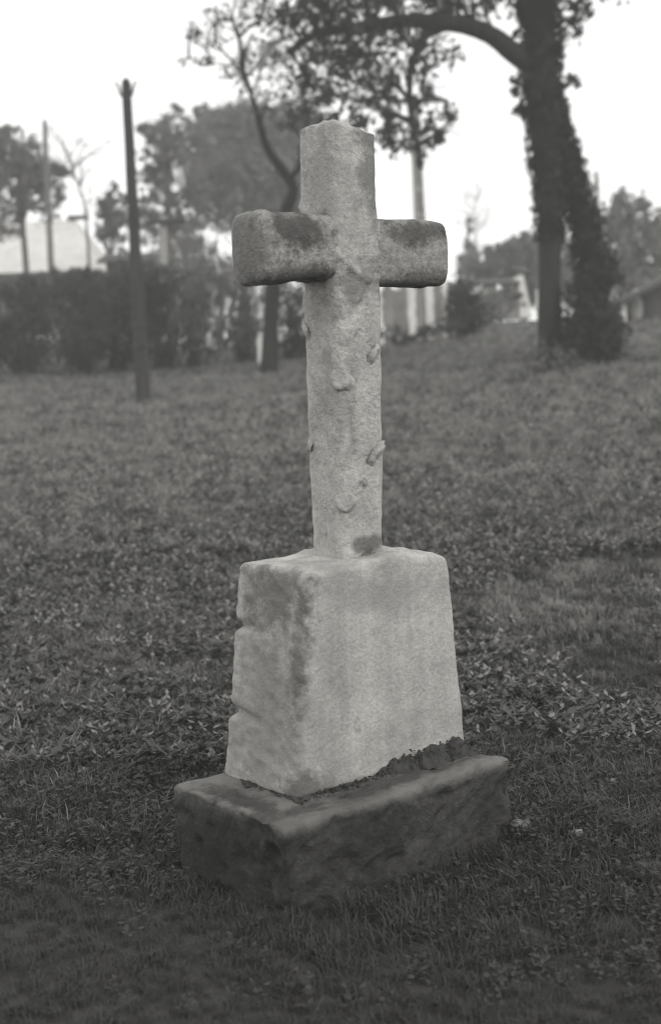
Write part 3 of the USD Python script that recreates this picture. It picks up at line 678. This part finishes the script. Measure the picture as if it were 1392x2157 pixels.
# the bent tree behind the left arm
D = 23.0
tb = on_ground(566, D)
tr = [tb, at(572, 640, D), at(582, 540, D), at(600, 450, D), at(618, 398, D), at(590, 352, D), at(560, 305, D), at(545, 250, D), at(528, 195, D), at(512, 140, D)]
limbs = [([at(528, 195, D), at(505, 150, D), at(475, 112, D), at(438, 88, D + .2), at(412, 52, D), at(376, 34, D)], .03, .004), ([at(505, 150, D), at(462, 132, D), at(430, 138, D + .1), at(396, 122, D), at(368, 132, D)], .014, .003),
         ([at(512, 140, D), at(505, 90, D), at(490, 40, D), at(500, -10, D)], .04, .01), ([at(605, 380, D), at(640, 330, D - .3), at(650, 270, D - .4), at(640, 200, D - .5)], .05, .02),
         ([at(475, 112, D), at(452, 78, D), at(446, 50, D), at(420, 22, D)], .014, .003)]
bl = [B(px, py, D + dd, rx, rz) for px, py, rx, rz, dd in [(500, 135, 45, 32, 0), (545, 150, 50, 48, -.2), (600, 130, 55, 60, -.3), (585, 85, 60, 40, -.2), (620, 200, 45, 50, -.4), (560, 210, 30, 36, 0), (640, 250, 36, 40, -.4), (520, 30, 60, 30, 0),
      (530, 90, 36, 30, .2), (440, 90, 40, 36, .2), (400, 60, 30, 26, 0), (410, 130, 34, 16, 0), (460, 40, 36, 30, .2), (690, 190, 40, 50, -.4), (660, 90, 50, 50, -.3), (575, 30, 50, 40, .2), (605, 260, 24, 30, -.3), (660, 150, 44, 50, -.5), (640, 320, 18, 24, -.3)]]
make_tree('bent_tree', 'slender tree with a sharply bent dark trunk behind the left arm of the cross', 'tree', tr, .105, .022, bl, M['leaf_fine'], .085, 230, M['bark'], 202, twigs=9, tight=.25, shell=.2, limbs=limbs, wobble=.1)

# far trees
def simple_tree(label, px, D, blobs, leaf, size, dens, seed, top=None, r0=.12, bark='bark_far', name='tree', **k):
    rs = np.random.default_rng(seed + 5); extra = []
    for c, r in blobs:                                             # small outlying sprays break up the outline
        for _ in range(4):
            d = rs.normal(0, 1, 3); d[2] = abs(d[2]) * .8 + .05; d /= np.linalg.norm(d)
            extra.append((np.asarray(c) + d * np.array(r) * rs.uniform(.85, 1.2), np.array(r) * rs.uniform(.16, .32)))
    blobs = [(c, np.array(r) * .93) for c, r in blobs]
    b = on_ground(px, D); c0 = np.mean([x[0] for x in blobs], axis=0); zt = max(x[0][2] for x in blobs); blobs = blobs + extra; k.setdefault('twigs', 5)
    tr = [b, b + (c0 - b) * [.15, .15, .35], b + (c0 - b) * [.6, .6, .8], [c0[0], c0[1], zt]]
    return make_tree(name, label, 'tree', tr, r0, .02, blobs, M[leaf], size * 1.1, dens * 2.0, M[bark], seed, **k)

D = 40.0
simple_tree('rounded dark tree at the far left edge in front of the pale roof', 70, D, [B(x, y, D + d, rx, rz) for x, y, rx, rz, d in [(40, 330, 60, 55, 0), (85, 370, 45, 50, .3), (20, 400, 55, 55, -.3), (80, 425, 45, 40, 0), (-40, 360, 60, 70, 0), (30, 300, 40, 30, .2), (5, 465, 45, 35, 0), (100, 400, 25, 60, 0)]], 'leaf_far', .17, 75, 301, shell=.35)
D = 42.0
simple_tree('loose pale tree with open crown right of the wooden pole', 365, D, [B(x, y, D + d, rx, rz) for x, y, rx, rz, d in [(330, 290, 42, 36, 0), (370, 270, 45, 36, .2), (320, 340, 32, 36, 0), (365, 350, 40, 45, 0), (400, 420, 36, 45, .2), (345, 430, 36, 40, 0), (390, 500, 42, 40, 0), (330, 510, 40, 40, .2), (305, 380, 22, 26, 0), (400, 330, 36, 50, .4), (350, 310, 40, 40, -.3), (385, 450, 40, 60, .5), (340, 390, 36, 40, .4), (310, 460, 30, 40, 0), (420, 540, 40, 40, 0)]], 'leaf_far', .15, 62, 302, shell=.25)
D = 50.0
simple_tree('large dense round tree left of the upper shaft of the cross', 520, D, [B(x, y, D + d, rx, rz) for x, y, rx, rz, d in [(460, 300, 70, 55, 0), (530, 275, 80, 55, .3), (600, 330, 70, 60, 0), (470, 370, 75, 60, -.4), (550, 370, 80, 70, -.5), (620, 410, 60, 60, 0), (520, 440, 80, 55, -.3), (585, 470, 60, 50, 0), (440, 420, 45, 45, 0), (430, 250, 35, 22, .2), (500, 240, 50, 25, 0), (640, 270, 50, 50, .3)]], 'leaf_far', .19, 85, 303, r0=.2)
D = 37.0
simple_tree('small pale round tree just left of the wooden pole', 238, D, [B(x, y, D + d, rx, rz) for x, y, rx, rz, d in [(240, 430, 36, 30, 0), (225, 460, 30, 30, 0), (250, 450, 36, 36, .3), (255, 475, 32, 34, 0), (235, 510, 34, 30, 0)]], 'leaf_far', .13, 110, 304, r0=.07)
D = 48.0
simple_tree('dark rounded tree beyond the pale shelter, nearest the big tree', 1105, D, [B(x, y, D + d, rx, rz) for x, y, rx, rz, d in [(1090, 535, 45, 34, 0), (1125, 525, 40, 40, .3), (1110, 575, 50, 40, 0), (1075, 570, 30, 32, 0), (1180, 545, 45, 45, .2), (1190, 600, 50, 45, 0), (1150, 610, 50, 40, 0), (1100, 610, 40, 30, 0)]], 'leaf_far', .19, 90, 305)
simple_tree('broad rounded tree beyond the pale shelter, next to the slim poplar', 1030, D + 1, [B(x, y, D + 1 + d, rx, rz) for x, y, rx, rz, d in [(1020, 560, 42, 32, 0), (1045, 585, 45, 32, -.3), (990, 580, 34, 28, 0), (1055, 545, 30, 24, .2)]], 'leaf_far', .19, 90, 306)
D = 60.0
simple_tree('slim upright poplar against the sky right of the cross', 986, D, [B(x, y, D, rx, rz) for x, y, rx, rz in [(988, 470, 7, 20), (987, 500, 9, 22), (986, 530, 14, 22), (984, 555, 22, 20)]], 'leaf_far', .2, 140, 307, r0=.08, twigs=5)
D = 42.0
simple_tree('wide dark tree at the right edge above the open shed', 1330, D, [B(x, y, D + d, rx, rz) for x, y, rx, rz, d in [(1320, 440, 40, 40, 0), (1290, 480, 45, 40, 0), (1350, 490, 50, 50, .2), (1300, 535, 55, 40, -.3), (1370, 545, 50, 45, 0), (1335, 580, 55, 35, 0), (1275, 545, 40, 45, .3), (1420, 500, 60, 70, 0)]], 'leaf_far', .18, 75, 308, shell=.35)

def bare_tree(label, ctrl, D, seed, n=16, r0=.05):
    rng = np.random.default_rng(seed); p = np.array([at(x, y, D) for x, y in ctrl]); p[0] = on_ground(ctrl[0][0], D); base = p[0].copy()
    t = thing('bare_tree', label, 'tree', base)
    path = spline(p - base, 24); obj('trunk', tube(path, np.linspace(r0, .012, 24), 8), M['bark_far'], t, True)
    tw = []
    for k in range(n):
        a = path[rng.integers(9, 23)]; d = np.array([rng.normal(0, .6), rng.normal(0, .4), rng.uniform(.3, 1)]); L = rng.uniform(.5, 1.3)
        q = branch_path(a, a + d * L, rng, 8, .05); tw.append(tube(q, np.linspace(.018, .005, 8), 5, closed=False))
        for _ in range(3):
            b = q[rng.integers(3, 7)]; q2 = branch_path(b, b + rng.normal(0, .25, 3) + [0, 0, .25], rng, 5); tw.append(tube(q2, np.linspace(.008, .004, 5), 4, closed=False))
    obj('branches', cat(tw), M['bark_far'], t, True, kind='stuff')
bare_tree('thin bare sapling against the sky between far left tree and wooden pole', [(190, 640), (186, 520), (176, 420), (160, 375), (140, 330)], 38.0, 401, 22)
bare_tree('faint bare young tree against the sky between the cross and the big trunks', [(1010, 640), (1008, 560), (1000, 470), (1005, 410)], 58.0, 402, 20)

def bush(label, px, D, blobs, leaf, size, dens, seed, group=None, name='bush'):
    """blobs in pixels: (px, py, rx, rz, depth offset)"""
    rng = np.random.default_rng(seed); base = on_ground(px, D)
    dens = dens * BUSH_D; t = thing(name, label, 'bush', base, group=group)
    st, lv = [], []
    for x, y, rx, rz, d in blobs:
        c, r = B(x, y, D + d, rx, rz); c = c - base
        for _ in range(5):
            q = branch_path([rng.normal(0, .12), rng.normal(0, .1), -.05], c + rng.normal(0, .4, 3) * np.array(r), rng, 7, .05)
            st.append(tube(q, np.linspace(.02, .006, 7), 5, closed=False))
        r = np.array(r); n = int(dens * 4.19 * r.prod() + 30)
        lv.append(leaves(clump_points(c, r, max(5, n // 12), 12, rng, .2, .4), size, size * .25, rng))
    obj('stems', cat(st), M['bark'], t, True, kind='stuff')
    obj('foliage', cat(lv), M[leaf], t, False, kind='stuff')

bush('tall dark bush at the left edge, below the pale roof', 55, 26.0, [(55, 720, 65, 62, 0), (20, 650, 55, 45, .3), (90, 655, 50, 50, .4), (-30, 720, 60, 60, 0), (60, 610, 60, 28, .6)], 'leaf_bush', .085, 420, 501)
bush('low round dark bush, second from the left edge', 185, 25.5, [(180, 725, 60, 50, 0), (205, 700, 45, 40, .2), (160, 690, 35, 30, .2)], 'leaf_bush', .08, 480, 502)
bush('upright dark bush directly left of the foot of the wooden pole', 250, 26.0, [(250, 700, 50, 68, 0), (235, 640, 45, 45, .4), (275, 650, 45, 50, .4), (260, 600, 45, 30, .7)], 'leaf_bush', .085, 430, 503)
bush('dark bush filling the row behind the round bush, below the roof corner', 160, 28.0, [(150, 630, 60, 45, 0), (190, 610, 50, 38, .3), (215, 650, 40, 50, 0), (120, 600, 45, 30, .2), (170, 580, 40, 18, .3)], 'leaf_bush', .09, 350, 504)
bush('dark bush directly right of the wooden pole, with pale leaf tips', 345, 26.0, [(340, 710, 50, 55, 0), (325, 640, 40, 50, .3), (370, 650, 45, 45, .2), (345, 600, 45, 30, .5)], 'leaf_bush', .085, 400, 505)
bush('pale leafy bush between the wooden pole and the stout pale post', 405, 25.5, [(400, 690, 45, 50, 0), (430, 710, 40, 42, 0), (410, 640, 50, 40, .3), (440, 610, 45, 36, .5)], 'leaf_bush_pale', .085, 330, 506)
bush('mixed bush behind the white stake, under the left arm of the cross', 515, 25.8, [(505, 705, 45, 40, 0), (530, 660, 45, 45, .3), (490, 640, 40, 45, .4), (555, 690, 35, 45, .3), (500, 600, 40, 30, .6)], 'leaf_bush_pale', .08, 330, 507)
bush('dark bush touching the left edge of the cross shaft', 615, 25.5, [(605, 695, 45, 45, 0), (640, 660, 45, 50, .3), (600, 640, 40, 40, .4), (650, 700, 50, 36, 0), (690, 680, 50, 50, .4)], 'leaf_bush', .08, 430, 508)
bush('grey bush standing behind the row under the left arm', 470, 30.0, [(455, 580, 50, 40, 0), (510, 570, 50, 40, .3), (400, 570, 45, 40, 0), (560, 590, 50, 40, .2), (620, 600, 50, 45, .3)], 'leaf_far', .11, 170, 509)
bush('round dark bush at the right end of the board fence', 978, 26.5, [(975, 650, 38, 48, 0), (968, 622, 28, 30, .2), (990, 665, 32, 38, 0), (978, 640, 26, 40, .5)], 'leaf_bush', .10, 760, 510)
bush('low dark undergrowth bush at the foot of the board fence', 850, 25.6, [(822, 702, 26, 18, 0), (870, 704, 30, 13, 0), (912, 692, 28, 14, 0), (945, 684, 26, 22, 0)], 'leaf_bush', .075, 480, 511)
bush('tall black ivy bush heaped against the leaning trunk of the big tree', 1245, 20.6, [(1245, 700, 68, 62, 0), (1225, 640, 50, 55, .1), (1265, 600, 45, 55, .2), (1285, 570, 30, 36, .2), (1250, 750, 62, 40, -.1), (1205, 720, 40, 45, -.1)], 'ivy', .08, 650, 512)
bush('sprawling weedy bush at the left foot of the big tree', 1160, 19.5, [(1150, 760, 48, 32, 0), (1185, 770, 45, 30, 0), (1135, 735, 25, 22, .2), (1210, 780, 45, 26, 0)], 'leaf_bush_pale', .07, 330, 513)
bush('broad dark bush standing in front of the dark shed roof', 290, 28.5, [(285, 610, 55, 50, 0), (260, 580, 40, 30, .2), (320, 590, 45, 40, .3), (300, 660, 60, 50, 0)], 'leaf_bush', .09, 330, 515)
bush('tall grey bush reaching the crossarm of the short pale pole', 400, 31.0, [(380, 560, 50, 50, 0), (420, 520, 40, 45, .3), (350, 590, 40, 40, 0), (300, 560, 30, 25, .3), (430, 600, 50, 50, -.2), (390, 640, 50, 60, 0)], 'leaf_far', .11, 170, 516)
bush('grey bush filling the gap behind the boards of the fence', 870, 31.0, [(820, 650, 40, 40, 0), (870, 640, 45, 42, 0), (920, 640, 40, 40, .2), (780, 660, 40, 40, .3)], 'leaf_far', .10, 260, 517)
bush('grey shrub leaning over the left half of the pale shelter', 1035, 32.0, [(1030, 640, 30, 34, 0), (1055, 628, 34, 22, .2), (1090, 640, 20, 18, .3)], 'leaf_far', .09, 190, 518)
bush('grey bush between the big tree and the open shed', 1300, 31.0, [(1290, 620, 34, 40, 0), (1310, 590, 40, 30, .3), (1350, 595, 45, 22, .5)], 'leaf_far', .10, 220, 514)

# ---------------------------------------------------------------- grass, weeds, fallen leaves, stones
def instancer(name, protos, pos, idx, yaw, scale):
    path = '/World/' + name
    pi = UsdGeom.PointInstancer.Define(stage, path)
    rel = pi.CreatePrototypesRel()
    for k, (nm, mesh, mat) in enumerate(protos):
        usdkit.mesh(stage, path + '/' + nm, mesh, mat, smooth=False); rel.AddTarget(path + '/' + nm)
    pi.CreatePositionsAttr(Vt.Vec3fArray.FromNumpy(pos.astype(np.float32)))
    pi.CreateProtoIndicesAttr(Vt.IntArray.FromNumpy(idx.astype(np.int32)))
    q = np.zeros((len(pos), 4)); q[:, 0] = np.cos(yaw / 2); q[:, 3] = np.sin(yaw / 2)
    pi.CreateOrientationsAttr(Vt.QuathArray([Gf.Quath(float(a), 0, 0, float(d)) for a, _, _, d in q]))
    pi.CreateScalesAttr(Vt.Vec3fArray.FromNumpy(np.repeat(scale[:, None], 3, 1).astype(np.float32)))
    return pi.GetPrim()

def tuft(n, h, w, spread, rng, lean=.6):
    vs, fs = [], []
    for k in range(n):
        a = rng.uniform(0, 2 * np.pi); d = np.array([math.cos(a), math.sin(a), 0]); s = np.array([-d[1], d[0], 0]); b = rng.normal(0, spread, 3); b[2] = -.01
        H = h * rng.uniform(.5, 1.2); ln = lean * rng.uniform(.3, 1.4) * H; W = w * rng.uniform(.7, 1.3)
        p0, p1, p2 = b, b + d * ln * .3 + [0, 0, H * .6], b + d * ln + [0, 0, H * rng.uniform(.7, 1)]
        o = len(vs) * 0 + sum(len(x) for x in vs)
        vs.append(np.array([p0 - s * W, p0 + s * W, p1 - s * W * .8, p1 + s * W * .8, p2])); fs.append(np.array([[0, 1, 3], [0, 3, 2], [2, 3, 4]]) + o)
    return np.vstack(vs), np.vstack(fs)

def rosette(n, L, rng):
    c = np.zeros((n, 3)); vs, fs = [], []
    for k in range(n):
        a = rng.uniform(0, 2 * np.pi); el = rng.uniform(.1, 1.0); l = L * rng.uniform(.6, 1.2); st = rng.uniform(0.0, .05)
        d = np.array([math.cos(a) * math.cos(el), math.sin(a) * math.cos(el), math.sin(el)]); s = np.array([-math.sin(a), math.cos(a), 0]); u = np.cross(d, s)
        b = np.array([rng.normal(0, L * .5), rng.normal(0, L * .5), st]); w = l * rng.uniform(.22, .36)
        vs.append(np.array([b, b + d * l * .45 + s * w - u * w * .3, b + d * l * .45 - s * w - u * w * .3, b + d * l - [0, 0, l * .15]])); fs.append(np.array([[0, 2, 3], [0, 3, 1]]) + 4 * k)
    return np.vstack(vs), np.vstack(fs)

rg = np.random.default_rng(77)
def scatter(n, y0, y1, power, half):
    y = y0 + (y1 - y0) * rg.uniform(0, 1, n) ** power
    x = rg.uniform(-1, 1, n) * (half + y * .34)
    return x, y
def local_xy(x, y):
    dx, dy = x - ORG[0], y - ORG[1]
    return dx * cy_ + dy * sy_, -dx * sy_ + dy * cy_
def outside(x, y, m=0.0):
    a, b = local_xy(x, y)
    return ~((a > -m) & (a < SW + m) & (b > -m) & (b < SD + m))
def edge_gap(x, y):
    """distance from the base slab"""
    a, b = local_xy(x, y)
    return np.hypot(np.maximum(np.maximum(-a, a - SW), 0), np.maximum(np.maximum(-b, b - SD), 0))

xs, ys = [], []
for n, y0, y1, pw, hf in ((34000, 1.9, 7.0, 1.0, 2.0), (26000, 6.5, 15, 1.0, 1.6), (18000, 14, 31, 1.0, 1.6)):
    x, y = scatter(n, y0, y1, pw, hf); xs.append(x); ys.append(y)
x, y = np.concatenate(xs), np.concatenate(ys)
patch = meshkit.fbm(np.stack([x * 1.3, y * 1.3, 0 * x], 1), 3, 31)
gap = edge_gap(x, y)
worn = smooth(4.4, 3.4, y) * .12 * smooth(.03, .2, gap)            # trodden ground in front of the cross
keep = outside(x, y, .0) & (rg.uniform(0, 1, len(x)) > worn * (1.2 - patch)) & ((rg.uniform(0, 1, len(x)) > .3) | (gap > .07) | (y > 4.0))
x, y, patch, gap = x[keep], y[keep], patch[keep], gap[keep]
big_patch = meshkit.fbm(np.stack([x * .8 + 3, y * .55, 0 * x], 1), 3, 88)
far = smooth(4.6, 11, y + (big_patch - .5) * 9) * smooth(4.4, 5.2, y)
idx = np.where(rg.uniform(0, 1, len(x)) < far * .75, rg.integers(3, 6, len(x)), np.where(y + (patch - .5) * 2 < 4.6, rg.integers(0, 2, len(x)), rg.integers(0, 3, len(x))))
idx = np.where((rg.uniform(0, 1, len(x)) < .06) & (y > 4.2), 6, idx)
sc = (.35 + 1.3 * patch) * (.7 + .6 * big_patch) * rg.uniform(.7, 1.25, len(x)) * (1 + .25 * smooth(8, 20, y)) * np.where(gap < .08, 1.05, 1.0) * (.72 + .28 * smooth(8, 13, y)) * (1 - .15 * smooth(4.4, 3.6, y))
protos = [('grass_tuft_%s' % s, tuft(16, h, w, .035, rg, ln * 1.35), M[m]) for s, h, w, ln, m in (('short', .07, .0028, .7, 'grass_dark'), ('tall', .10, .003, .6, 'grass_dark'), ('flat', .05, .003, 1.1, 'grass_mid'),
          ('pale', .075, .0032, .7, 'grass_mid'), ('pale_tall', .10, .0034, .6, 'grass_mid'), ('pale_flat', .055, .0034, 1.0, 'grass_mid'), ('dry', .09, .0026, .8, 'grass_dry'))]
pr = instancer('grass', protos, np.stack([x, y, terrain(x, y)], 1), idx, rg.uniform(0, 2 * np.pi, len(x)), sc)
tag(pr, 'short uneven meadow grass covering the whole field round the cross', 'grass', kind='stuff')

x1, y1 = scatter(33000, 3.0, 9, 1.0, 1.8); x2, y2 = scatter(32000, 8, 27, 1.0, 1.4)
x, y = np.r_[x1, x2], np.r_[y1, y2]
patch = meshkit.fbm(np.stack([x * 1.6 + 9, y * 1.2, 0 * x], 1), 3, 63)
keep = outside(x, y, .01) & (patch + rg.normal(0, .06, len(x)) > .38) & (rg.uniform(0, 1, len(x)) > .8 * smooth(4.3, 3.6, y))
x, y = x[keep], y[keep]
protos = [('weed_small', rosette(13, .026, rg), M['weed']), ('weed_broad', rosette(10, .042, rg), M['weed']), ('weed_pale', rosette(11, .032, rg), M['grass_mid']), ('weed_dark', rosette(12, .026, rg), M['grass_dark'])]
pr = instancer('weeds', protos, np.stack([x, y, terrain(x, y) + .015], 1), np.where(y < 4.9, 3, np.where(rg.uniform(0, 1, len(x)) < .2 + .55 * smooth(6, 13, y), 2, rg.integers(0, 2, len(x)))), rg.uniform(0, 2 * np.pi, len(x)), rg.uniform(.6, 1.3, len(x)) * (.75 + .25 * smooth(3.9, 5.5, y)) * (1 + .5 * smooth(6, 16, y)))
tag(pr, 'low broad leaved weeds growing through the meadow grass', 'weeds', kind='stuff')

x, y = scatter(700, 4.2, 15, 1.1, 1.4)
keep = outside(x, y, .0); x, y = x[keep], y[keep]
p = np.stack([x, y, terrain(x, y) + rg.uniform(.02, .07, len(x))], 1)
o = obj('fallen_leaves', leaves(p, .026, 0.0, rg, 0, .3, .7, 1.2), M['litter'], kind='stuff', smooth_angle=False)
tag(o, 'small pale fallen leaves scattered over the grass', 'fallen leaves')

def pebble(px, py, w, h, label):
    d = ray(px, py); yy = np.linspace(2.2, 14, 4000); pp = EYE + d * yy[:, None]
    y_ = float(yy[np.argmax(pp[:, 2] <= terrain(pp[:, 0], pp[:, 1]) + .035)])
    q = EYE + d * y_; r = px_size(w, y_) / 2
    v = trimesh.creation.icosphere(3).vertices.copy(); v = v * [r, r * .8, px_size(h, y_) / 2] * (1 + .7 * (meshkit.fbm(v * 1.6 + px, 3, 2)[:, None] - .5))
    o = obj('stone', shift((v, trimesh.creation.icosphere(3).faces), q - [0, 0, px_size(h, y_) * .15]), M['pale_stone'], None, True)
    tag(o, label, 'stone')
pebble(1100, 1738, 46, 34, 'pale stone touching the right corner of the base slab')
pebble(1216, 1754, 28, 18, 'small pale stone lying alone in grass, right of the base slab')
pebble(374, 1606, 26, 20, 'pale stone in the grass behind the left corner of the base slab')
pebble(176, 1622, 24, 16, 'small pale stone in the grass far left of the base slab')

# ---------------------------------------------------------------- air
hz = trimesh.creation.box((170, 150, 20)); hz.apply_translation((0, 60, 8))
haze_m = usdkit.material(stage, '/World/Looks/haze_air', {'v': ('principled_volume', {'color': (.97, .97, .96), 'density': 0.0029, 'anisotropy': 0.2})}, [], volume='v.volume')
tag(obj('haze', hz, haze_m, kind='stuff', smooth_angle=False), 'thin pale haze in the air over the whole field', 'haze')
